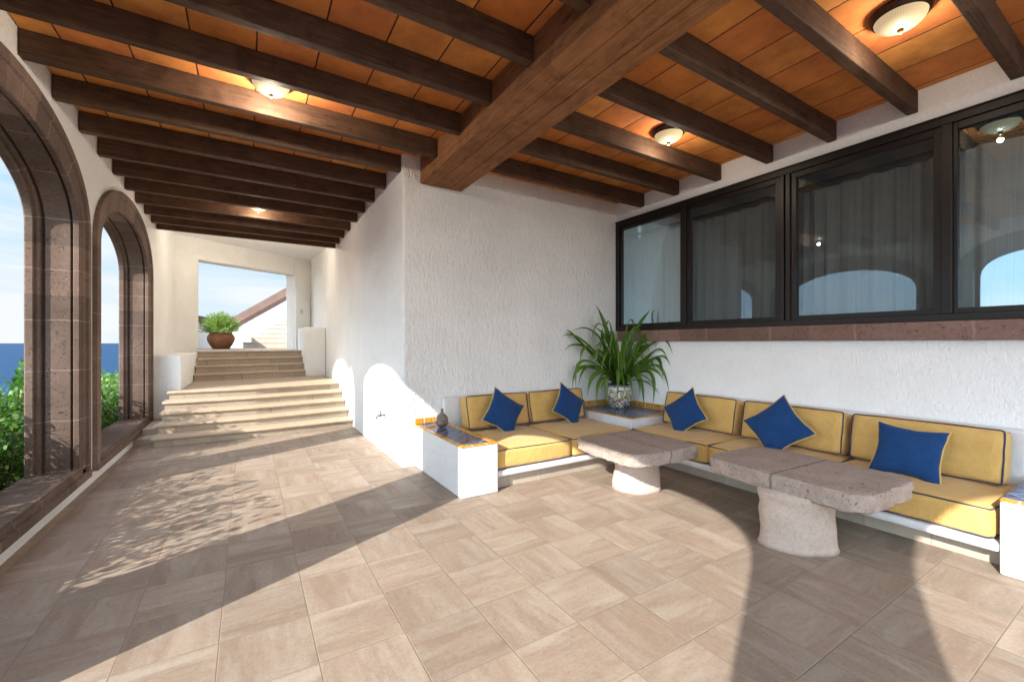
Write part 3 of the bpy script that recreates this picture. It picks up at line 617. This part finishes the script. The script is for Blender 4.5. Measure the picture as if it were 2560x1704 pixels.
# ------------------------------------------------------------------ hedge outside the arches
random.seed(11)
hd = thing('hedge', 'leafy green hedge outside the stone arches in front of the blue sea', 'hedge', (-2.2, 5, -.07)); hb = MB(); hs = MB()
def htop(y): return 1.12-.25*max(0, min(1, (y-4.6)/.8))+.10*noise.noise(Vector((y*1.1, 3, 0)))+.09*noise.noise(Vector((y*3.1, 7, 0)))-.75*max(0, min(1, (2.9-y)/.8))
for i in range(760):
    y = random.uniform(2.2, 11.5); x = random.uniform(-2.75, -1.95); h = htop(y)*random.uniform(.55, 1.06)
    b = Vector((x+random.uniform(-.05, .05), y, -.07)); tip = Vector((x+random.gauss(0, .16), y+random.gauss(0, .16), h))
    tip.x = min(tip.x, -1.86)
    hs.tube([b, b.lerp(tip, .5)+rv()*.03, tip], [.008, .005, .002], 5)
    for q in range(40):
        t = 1-(random.random()**1.3)*.93; p = b.lerp(tip, t)+Vector((random.gauss(0, .05), random.gauss(0, .06), random.gauss(0, .035)))
        p.x = min(p.x, -1.80)
        leaf(hb, p, rv()+Vector((0, 0, .5)), Vector((random.gauss(0, .5), random.gauss(0, .5), 1)), random.uniform(.045, .08), random.uniform(.026, .042), .25, 3)
for i in range(120):
    y = random.uniform(6.5, 7.9); x = random.uniform(-2.06, -1.9); b = Vector((x, y, -.07)); tip = Vector((x+random.gauss(0, .04), y+random.gauss(0, .1), random.uniform(.75, 1.28)))
    tip.x = min(tip.x, -1.86); hs.tube([b, tip], [.007, .002], 5)
    for q in range(30):
        p = b.lerp(tip, 1-(random.random()**1.4)*.8)+Vector((random.gauss(0, .03), random.gauss(0, .05), random.gauss(0, .03))); p.x = max(-2.12, min(p.x, -1.8))
        leaf(hb, p, rv()+Vector((0, 0, .5)), rv(), random.uniform(.045, .08), random.uniform(.026, .042), .25, 3)
for i in range(46):                                         # long loose shoots above the clipped mass
    y = random.uniform(2.9, 8.6); b = Vector((random.uniform(-2.5, -2.0), y, htop(y)*.8)); tip = b+Vector((random.gauss(0, .1), random.gauss(0, .12), random.uniform(.25, .45)))
    hs.tube([b, tip], [.005, .002], 5)
    for q in range(16):
        p = b.lerp(tip, random.uniform(.2, 1.02))+rv()*.012; leaf(hb, p, rv()+Vector((0, 0, .4)), rv(), random.uniform(.045, .075), .03, .25, 3)
hb.build('foliage', 'hedge', hd, recalc=False); hs.build('stems', 'stem', hd)

# ------------------------------------------------------------------ window with stone sill, curtain
wd = thing('sliding_window', 'dark bronze framed sliding window of four tall panes above the bench', 'window', (XW, 2.2, WZ0))
f = MB(); X0, X1 = XW-.045, XW+.06
f.box(X0, X1, WY0, WY1, WZ0, WZ0+.06).box(X0, X1, WY0, WY1, WZ1-.075, WZ1).box(X0, X1, WY1-.07, WY1, WZ0+.06, WZ1-.075).box(X0, X1, WY0, WY0+.07, WZ0+.06, WZ1-.075)
f.box(X0-.02, X0, WY0, WY1, WZ1-.012, WZ1)
f.build('frame', 'bronze', wd, bev=.004)
for y0, y1 in ((3.64, 3.715), (2.355, 2.40), (2.415, 2.46), (1.105, 1.172)): MB().box(X0+.001, X1-.001, y0, y1, WZ0+.061, WZ1-.076).build('mullion', 'bronze', wd, bev=.004)
for y0, y1, scr in ((3.715, 4.845, 0), (2.46, 3.64, 1), (1.172, 2.355, 1), (-.55, 1.105, 0)):
    s = MB(); a, b = XW-.02, XW+.03; lo, hi = WZ0+.06, WZ1-.075; q = .055 if scr else .028
    s.box(a, b, y0, y0+q, lo, hi).box(a, b, y1-q, y1, lo, hi).box(a, b, y0+q, y1-q, lo, lo+.045).box(a, b, y0+q, y1-q, hi-.06, hi)
    so = s.build('sash', 'bronze', wd, bev=.003)
    MB().face([(XW+.01, y0+q, lo+.045), (XW+.01, y1-q, lo+.045), (XW+.01, y1-q, hi-.06), (XW+.01, y0+q, hi-.06)]).build('pane', 'glass', so).location = (0, 0, 0)
    if scr: MB().box(XW-.034, XW-.021, y1-q*.5-.009, y1-q*.5+.009, 2.28, 2.44, .004).build('pull_handle', 'rim', so).location = (0, 0, 0)
    if scr: MB().face([(XW-.012, y0+q, lo+.045), (XW-.012, y1-q, lo+.045), (XW-.012, y1-q, hi-.06), (XW-.012, y0+q, hi-.06)]).build('insect_screen', 'screen', so).location = (0, 0, 0)
sb = MB(); uvl = sb.b.loops.layers.uv.new('UVMap'); sb.box(XW-.06, XW-.0005, WY0-.1, 4.87, 1.475, WZ0-.002, .008)
for fc in sb.b.faces:
    for lp in fc.loops: lp[uvl].uv = (lp.vert.co.y*.6+.1, 0)
sb.build('stone_sill', 'sillstone', wd)
c = MB(); rows = [3.10, 3.06, 2.6, 2.1, 1.62]; rr = []
NP = 900
for j, z in enumerate(rows):
    r0 = []
    for i in range(NP+1):
        y = -.6+5.45*i/NP; ph = y*36+2.2*noise.noise(Vector((y*1.4, 0, 0)))*4
        am = .036*(.6+.4*j/4)*(1+.6*noise.noise(Vector((y*2, 9, 0)))); r0.append(c.b.verts.new((5.19+am*math.sin(ph)+.008*math.sin(ph*2.3+z), y, z-(.018*abs(math.sin(ph/2)) if j == 0 else 0))))
    rr.append(r0)
for A, B in zip(rr, rr[1:]):
    for i in range(NP): c.b.faces.new((A[i], A[i+1], B[i+1], B[i]))
cu = thing('curtain', 'long pale pleated curtain hanging behind the dark window panes', 'curtain', (5.19, 2.2, 1.62))
c.build('curtain_cloth', 'curtain', cu, True)
MB().box(5.17, 5.21, -.7, 4.88, 3.13, 3.16).build('curtain_track', 'bronze', cu)

# ------------------------------------------------------------------ built-in bench
be = thing('built_in_bench', 'white masonry corner bench with tiled arm rests and corner shelf', 'bench', (3.4, 3.0, 0))
MB().box(2.081, 5.006, 3.66, YB-.001, .125, .185, .022, 3).box(4.03, 5.006, .684, 3.66, .125, .185, .022, 3).build('seat_slab', 'plaster_paint', be)
MB().box(2.081, 4.19, 3.735, 4.2, 0, .124).box(4.185, 4.7, .684, 3.735, 0, .124).build('kick_board', 'kick', be)
MB().box(2.02, 4.095, 4.84, YB-.001, .186, .79, .03, 3).box(4.885, 5.006, .684, 3.78, .186, .80, .03, 3).build('back_ledge', 'plaster_paint', be)
def armrest(x0, x1, y0, y1, z):
    a = MB().box(x0, x1, y0, y1, 0, z, .014).build('armrest', 'plaster_paint', be)
    t1 = MB(); t = .062; zz = z+.012
    t1.box(x0-.004, x1+.004, y0-.004, y0+t, z, zz, .006).box(x0-.004, x0+t, y0+t+.004, y1, z, zz, .006).box(x1-t, x1+.004, y0+t+.004, y1, z, zz, .006)
    t1.build('yellow_tile_trim', 'ytile', a).location = (0, 0, 0)
    MB().box(x0+t+.004, x1-t-.004, y0+t+.004, y1-.001, z, zz-.003).build('blue_tile_top', 'bluetile', a).location = (0, 0, 0)
    return a
al = armrest(1.684, 2.08, 3.62, YB-.001, .475)
sp = MB()
for i in range(3): sp.box(1.69+i*.107, 1.69+i*.107+.1, YB-.014, YB-.002, .49, .555, .004)
sp.build('tile_backsplash', 'ytile', al).location = (0, 0, 0)
armrest(4.015, 5.005, .22, .683, .462)
ct = MB().box(4.10, 5.004, 3.785, YB-.002, .187, .492, .008).build('corner_shelf', 'plaster_paint', be)
MB().box(4.145, 4.99, 3.83, YB-.016, .492, .502).build('blue_tile_top', 'bluetile_sq', ct).location = (0, 0, 0)
MB().box(4.096, 4.996, 3.780, 3.826, .4925, .505, .005).box(4.096, 4.141, 3.829, 4.91, .4925, .505, .005).build('yellow_tile_trim', 'ytile', ct).location = (0, 0, 0)
sp = MB()
for i in range(6): sp.box(4.12+i*.145, 4.12+i*.145+.14, YB-.015, YB-.003, .506, .575, .004)
for i in range(6): sp.box(XW-.017, XW-.005, 3.79+i*.185, 3.79+i*.185+.178, .506, .575, .004)
sp.build('tile_backsplash', 'ytile', ct).location = (0, 0, 0)

# ------------------------------------------------------------------ cushions
def cushion(name, label, cat, w, d, h, loc, rot, grp, seed, puff=.018, rad=.032):
    root = thing(name, label, cat, loc, grp, local=True); root.rotation_euler = rot
    b = MB(); r = bmesh.ops.create_cube(b.b, size=2)
    bmesh.ops.subdivide_edges(b.b, edges=b.b.edges[:], cuts=15, use_grid_fill=True)
    H = Vector((w/2, d/2, h/2))
    def shape(u):
        q = Vector((math.copysign(1-(1-abs(u[i]))**1.35, u[i])*H[i] for i in range(3))); inn = Vector((max(-H[i]+rad, min(H[i]-rad, q[i])) for i in range(3)))
        dv = q-inn; p = inn+(dv.normalized()*min(rad, dv.length) if dv.length > 1e-7 else dv)
        bx, by, bz = 1-u[0]**2, 1-u[1]**2, 1-u[2]**2
        p.z += math.copysign(1, u[2])*(abs(u[2]) > .99)*puff*1.5*(bx*by)**.5
        p.y += math.copysign(1, u[1])*(abs(u[1]) > .99)*puff*.8*(max(0, bx)*max(0, bz))**.5 if abs(u[1]) > .99 else 0
        p.x += math.copysign(1, u[0])*(abs(u[0]) > .99)*puff*.8*(max(0, by)*max(0, bz))**.5 if abs(u[0]) > .99 else 0
        k = noise.noise(Vector((p.x*5+seed*3, p.y*5, p.z*5)))*.007+noise.noise(Vector((p.x*14, p.y*14+seed, p.z*14)))*.003
        return p+Vector((k, k, k))*.8
    for v in b.b.verts: v.co = shape(v.co)
    b.build('cushion_body', 'yellow', root, True, recalc=True)
    pm = MB()
    for sz in (1, -1):
        pts = []
        N = 30
        for (ax, ay), (bx_, by_) in (((-1, -1), (1, -1)), ((1, -1), (1, 1)), ((1, 1), (-1, 1)), ((-1, 1), (-1, -1))):
            for i in range(N):
                t = i/N; t2 = t; u = Vector((ax+(bx_-ax)*t2, ay+(by_-ay)*t2, sz*1.0)); p = shape(Vector((u.x*.9999, u.y*.9999, sz*.985)))
                c0 = Vector((p.x, p.y, 0)); n2 = Vector((u.x if abs(u.x) > .99 else 0, u.y if abs(u.y) > .99 else 0, sz)).normalized()
                p = p+n2*.004; p.z = sz*(h/2-.004)+.0025*math.sin(seed+9*t+ax*3)+ (p.z-sz*h/2)*.35
                pts.append(p)
        pm.tube(pts, .0052, 7, closed=True)
    pm.build('piping', 'navy', root, True)
    return root
SZ, SH = .187, .195
G1, G2 = 'yellow seat cushions on the corner bench', 'yellow back cushions of the corner bench'
zc = SZ+SH/2+.004
cushion('seat_cushion', 'yellow seat cushion touching the tiled left arm rest, its front in sun', 'seat cushion', .965, .93, SH, (2.575, 4.155, zc), (0, 0, 0), G1, 1)
cushion('seat_cushion', 'yellow seat cushion between the left-hand one and the corner shelf', 'seat cushion', .98, .93, SH, (3.56, 4.16, zc), (0, 0, R(.6)), G1, 2)
cushion('seat_cushion', 'yellow seat cushion just right of the corner shelf, behind the farther stone table', 'seat cushion', 1.03, .82, SH, (4.47, 3.245, zc), (0, 0, R(-90.5)), G1, 3)
cushion('seat_cushion', 'yellow seat cushion mostly hidden behind the larger stone table, under the diamond pillow', 'seat cushion', 1.0, .82, SH, (4.47, 2.22, zc), (0, 0, R(-89.5)), G1, 4)
cushion('seat_cushion', 'yellow seat cushion at the right end of the bench beside the white arm rest', 'seat cushion', .99, .82, SH, (4.47, 1.21, zc), (0, 0, R(-90)), G1, 5)
BW, BH, BT = .93, .40, .185
LEAN = 12
zb = SZ+SH+BH/2*math.cos(R(LEAN))+.02
def backc(label, along, pos, side, w, seed):
    # built lying (width x height x thickness) then stood up against the ledge
    if side == 'L': loc, rot = (pos, 4.715, zb), (R(90-LEAN), 0, 0)
    else: loc, rot = (4.760, pos, zb), (R(90-LEAN), 0, R(-90))
    cushion('back_cushion', label, 'back cushion', w, BH, BT, loc, rot, G2, seed, .016, .03)
backc('yellow back cushion at the left end, behind the first blue pillow', 0, 2.67, 'L', .87, 11)
backc('yellow back cushion left of the corner shelf, behind the second blue pillow', 0, 3.59, 'L', .90, 12)
backc('yellow back cushion right of the corner shelf, farthest of the long side', 0, 3.27, 'R', .95, 13)
backc('yellow back cushion in the middle of the long side behind the big diamond pillow', 0, 2.235, 'R', .94, 14)
backc('yellow back cushion at the right end beneath the window, widest in view', 0, 1.235, 'R', .93, 15)
def pillow(label, size, loc, rot, seed):
    root = thing('pillow', label, 'pillow', loc, 'blue pillows with yellow piping', local=True); root.rotation_mode = 'QUATERNION'; root.rotation_quaternion = rot
    N = 22; a = size/2; T = .075; b = MB(); gr = {}
    def P(u, v, s):
        x = a*u*(1-.13*(1-v*v)); y = a*v*(1-.13*(1-u*u)); e = max(0, (1-u*u)*(1-v*v))
        k = noise.noise(Vector((u*2.2+seed*5, v*2.2, s)))*.010*min(1, e*3)
        return Vector((x+noise.noise(Vector((v*3, seed, u*.5)))*.006, y+noise.noise(Vector((u*3, seed+4, v*.5)))*.006, s*T*e**.42+k))
    for s in (1, -1):
        for i in range(N+1):
            for j in range(N+1):
                if s < 0 and (i in (0, N) or j in (0, N)): gr[(s, i, j)] = gr[(1, i, j)]; continue
                u, v = -1+2*i/N, -1+2*j/N; u, v = math.sin(u*math.pi/2), math.sin(v*math.pi/2); gr[(s, i, j)] = b.b.verts.new(P(u, v, s))
        for i in range(N):
            for j in range(N): b.b.faces.new((gr[(s, i, j)], gr[(s, i+1, j)], gr[(s, i+1, j+1)], gr[(s, i, j+1)]))
    b.build('pillow_cover', 'blue', root, True)
    pts = []; K = 26
    for (ax, ay), (bx, by) in (((-1, -1), (1, -1)), ((1, -1), (1, 1)), ((1, 1), (-1, 1)), ((-1, 1), (-1, -1))):
        for i in range(K):
            t = i/K; u, v = ax+(bx-ax)*t, ay+(by-ay)*t; p = P(u, v, 1); pts.append(p*1.006+Vector((0, 0, .002*math.sin(i*1.7+seed))))
    MB().tube(pts, .0065, 7, closed=True).build('piping', 'ypipe', root, True)
    return root
from mathutils import Quaternion
def pose(face_deg, lean, spin, tilt=0):
    """stand the pillow up: spin in its own plane, lean back, then turn to face a bearing"""
    q = Quaternion((0, 0, 1), R(face_deg)) @ Quaternion((1, 0, 0), R(90-lean)) @ Quaternion((0, 1, 0), R(tilt)) @ Quaternion((0, 0, 1), R(spin)); return q
pillow('blue diamond-set pillow leaning on the leftmost back cushion', .46, (2.62, 4.43, .615), pose(4, 20, 55), 1)
pillow('blue diamond-set pillow next to the corner shelf on its left side', .46, (3.62, 4.43, .625), pose(8, 20, 52), 2)
pillow('blue diamond-set pillow just right of the corner shelf and plant', .46, (4.46, 3.29, .615), pose(-92, 22, 40), 3)
pillow('blue diamond-set pillow behind the larger stone table, middle of the long side', .47, (4.44, 2.22, .625), pose(-84, 22, 42), 4)
pillow('blue pillow standing nearly square, at the right end of the bench', .43, (4.42, 1.235, .59), pose(-84, 26, -4), 5)

# ------------------------------------------------------------------ stone tables
def table(label, cx, cy, hx, hy, rz, ztop, th, pc_, pa, pb, seam_x, seed, prz):
    root = thing('stone_table', label, 'table', (cx, cy, 0), 'rough stone tables', rz, local=True)
    mb = MB(); uvl = mb.b.loops.layers.uv.new('UVMap'); n = 220; rc = .13
    def outline(t, sh=0):
        a = t*2*math.pi; ca, sa = math.cos(a), math.sin(a); p = 7.0
        r = (abs(ca/(hx-sh))**p+abs(sa/(hy-sh))**p)**(-1/p); r *= 1+.012*noise.noise(Vector((ca*2+seed, sa*2, 0)))
        return Vector((r*ca, r*sa, 0))
    def outline_w(t, k):
        q = outline(t); return q*(1+.026*noise.noise(Vector((q.x*9+seed, q.y*9, k*.9)))+.018*noise.noise(Vector((q.x*24, q.y*24+seed, k*2.3)))+.010*noise.noise(Vector((q.x*50, q.y*50+seed, k*4))))
    layers = [(.0, 1.0), (.12, .55), (.3, .22), (.5, 0)]
    top = [[mb.b.verts.new(outline_w(i/n, 3)*f+Vector((0, 0, ztop+.003*noise.noise(Vector((f*3+seed, i*.3, 1)))))) for i in range(n)] for f in (.3, .6, .85, .96)]
    side = []
    for k, (ins, z) in enumerate(((.004, ztop-.002), (0, ztop-.010), (-.006, ztop-th*.35), (.004, ztop-th*.6), (-.002, ztop-th*.88), (.012, ztop-th*1.0))):
        side.append([mb.b.verts.new((lambda q: q*(1-ins/q.length)+Vector((0, 0, z+.008*noise.noise(Vector((q.x*8, q.y*8, k+seed))))))(outline_w(i/n, 3-k*.5))) for i in range(n)])
    bot = [[mb.b.verts.new(outline_w(i/n, 1)*f+Vector((0, 0, ztop-th+.012*noise.noise(Vector((f*4, i*.4, seed)))))) for i in range(n)] for f in (.9, .5)]
    rings = top+side+bot
    for A, B in zip(rings, rings[1:]):
        for i in range(n): mb.b.faces.new((A[i], A[(i+1) % n], B[(i+1) % n], B[i]))
    mb.b.faces.new(rings[0]); mb.b.faces.new(rings[-1][::-1])
    for f in mb.b.faces:
        for lp in f.loops: lp[uvl].uv = ((lp.vert.co.x if seam_x else lp.vert.co.y), 0)
    o = mb.build('tabletop', 'tabletop', root, True); o.modifiers.new('edge', 'EDGE_SPLIT').split_angle = R(50)
    pm = MB(); m = 80; rings = []
    for k in range(15):
        z = -.001+(ztop-th+.015)*k/14; row = []
        for i in range(m):
            a = 2*math.pi*i/m; q = Vector((pa*math.cos(a), pb*math.sin(a), 0)); q = Matrix.Rotation(prz, 3, 'Z') @ q
            s = 1+.075*noise.noise(Vector((q.x*6+seed, q.y*6, z*7)))+.024*noise.noise(Vector((q.x*18, q.y*18, z*24)))-.05*math.sin(math.pi*k/14)+.03*(k == 0)+.05*max(0, (k-11)/3)
            row.append(pm.b.verts.new((pc_[0]-cx+q.x*s, pc_[1]-cy+q.y*s, z)))
        rings.append(row)
    for A, B in zip(rings, rings[1:]):
        for i in range(m): pm.b.faces.new((A[i], A[(i+1) % m], B[(i+1) % m], B[i]))
    pm.b.faces.new(rings[0][::-1]); pm.b.faces.new(rings[-1]); pm.build('pedestal', 'pedestal', root, True)
table('squarish rough stone table, the smaller and farther of the two', 3.205, 2.91, .43, .43, R(-3), .50, .115, (3.31, 3.0), .235, .185, True, 3, -YAW)
table('long rough stone table, the larger and nearer of the two', 3.645, 1.645, .40, .575, R(-3), .50, .125, (3.395, 1.545), .255, .20, False, 8, -YAW)

# ------------------------------------------------------------------ corner plant in talavera pot
pp = Vector((4.64, 4.53, .502)); pl = thing('potted_plant', 'strappy green plant in a colourful glazed pot on the tiled corner shelf', 'potted plant', pp, local=True)
MB().lathe([(.09, 0), (.115, .004), (.15, .05), (.178, .12), (.188, .18), (.182, .235), (.160, .28), (.148, .30), (.150, .33), (.158, .345), (.15, .352), (.135, .34), (.13, .31)], 48).build('glazed_pot', 'talavera', pl, True)
MB().lathe([(.13, .318), (.06, .325), (.004, .328)], 24).build('soil', 'soil', pl, True)
random.seed(21); lb = MB()
def strap(tip, via, fw, wdt):
    K = .001287; root2 = (740+random.uniform(-45, 45), 1075)
    A = Vector(((root2[0]-740)*K, 0, .30)); V_ = Vector(((via[0]-740)*K, fw*.55, (1080-via[1])*K+.33)); T_ = Vector(((tip[0]-740)*K, fw, (1080-tip[1])*K+.33))
    C = V_*2-(A+T_)*.5; ps_ = []; n2 = 12
    for i in range(n2+1):
        t = i/n2; q = A*(1-t)**2+C*2*t*(1-t)+T_*t*t; w3 = RR*q.x-VV*q.y+Vector((0, 0, q.z))
        w3.x = min(w3.x, XW-.03-pp.x); w3.y = min(w3.y, YB-.03-pp.y); w3.z = max(w3.z, .02 if w3.length > .2 else w3.z); ps_.append(w3)
    prev = None
    for i, p in enumerate(ps_):
        t = i/n2; d = (ps_[min(i+1, n2)]-ps_[max(i-1, 0)]).normalized(); sd = d.cross(Vector((0, 0, 1))+VV*-.6+RR*random.uniform(-.04, .04)).normalized(); nn = sd.cross(d)
        w2 = wdt*(.45+.75*math.sin(math.pi*min(1, t*.80+.12)))*min(1, (1-t)*3.2+.03)
        cur = [lb.b.verts.new(p-sd*w2/2+nn*w2*.16), lb.b.verts.new(p-nn*w2*.04), lb.b.verts.new(p+sd*w2/2+nn*w2*.16)]
        if prev:
            lb.b.faces.new((prev[0], prev[1], cur[1], cur[0])); lb.b.faces.new((prev[1], prev[2], cur[2], cur[1]))
        prev = cur
HERO = [((465, 160), (600, 480)), ((1165, 215), (930, 470)), ((1310, 475), (1040, 545)), ((1425, 770), (1150, 700)), ((1365, 1130), (1150, 850)), ((1330, 1000), (1180, 770)), ((1345, 720), (1110, 590)), ((1325, 850), (1130, 765)),
        ((75, 530), (350, 600)), ((90, 690), (370, 665)), ((175, 480), (490, 520)), ((140, 450), (300, 600)), ((195, 1110), (350, 870)), ((265, 840), (400, 660)), ((465, 930), (510, 690)), ((340, 1180), (480, 930)), ((445, 1310), (510, 1010)),
        ((660, 1250), (700, 900)), ((1000, 1350), (930, 950)), ((1080, 1330), (1060, 930)), ((1175, 1020), (1010, 890)), ((690, 490), (720, 760)), ((560, 430), (565, 640)), ((410, 395), (620, 620)), ((840, 1200), (800, 950)), ((930, 1200), (890, 950)),
        ((560, 1240), (580, 980)), ((1040, 720), (930, 610)), ((1170, 630), (960, 700)), ((225, 1120), (330, 800)), ((260, 1080), (420, 860)), ((1110, 930), (990, 800))]
for tip, via in HERO:
    droop = tip[1] > 700; strap(tip, via, random.uniform(.12, .34) if droop else random.uniform(.0, .16), random.uniform(.046, .066))
for i in range(46):
    a = random.uniform(-1, 1); tip = (740+a*random.uniform(250, 560), random.uniform(620, 1180)); via = (740+(tip[0]-740)*.55, tip[1]-random.uniform(120, 300)); strap(tip, via, random.uniform(-.1, .42), random.uniform(.016, .034))
for i in range(26):
    a = random.uniform(-1, 1); tip = (740+a*330, random.uniform(520, 860)); via = (740+a*150, random.uniform(760, 940)); strap(tip, via, random.uniform(.0, .3), random.uniform(.03, .045))
lb.build('leaves', 'strap', pl, True, recalc=False)

# ------------------------------------------------------------------ small things
fg = thing('stone_figure', 'small brown carved stone figure on the blue tiled left arm rest', 'figurine', (1.90, 4.60, .4845), local=True)
b = MB(); r = bmesh.ops.create_icosphere(b.b, subdivisions=5, radius=1)['verts']
for v in r:
    p = v.co.copy(); t = (p.z+1)/2; w = .072*(1-.30*t)*(1+.05*math.sin(t*9)); z = t*.165
    q = Vector((p.x*w*1.1, p.y*w, z)); 
    if t < .30 and abs(p.x) < .42 and p.y < 0: q.y += .035*(1-t/.3)
    q += p*(noise.noise(p*2.6)*.012+noise.noise(p*7)*.006); q.z = max(q.z, 0); v.co = q
b.build('body', 'figstone', fg, True)
MB().lathe([(.024, .145), (.02, .17), (.014, .185), (.016, .20), (.011, .215), (.003, .218)], 20).build('top_knob', 'figstone', fg, True)
tp = thing('water_tap', 'small old metal garden tap on the sunlit corridor wall', 'tap', (1.548, 5.69, .50), local=True)
MB().tube([(.0, 0, 0), (-.06, 0, 0)], .013, 12).tube([(-.05, 0, 0), (-.085, .0, .0), (-.11, 0, -.012), (-.118, 0, -.045)], [.016, .015, .013, .012], 12).build('spout', 'tapmetal', tp, True)
MB().tube([(-.062, 0, 0), (-.062, 0, .055)], .009, 10).tube([(-.062, -.04, .06), (-.062, .04, .06)], .008, 10).build('tap_handle', 'tapmetal', tp, True)
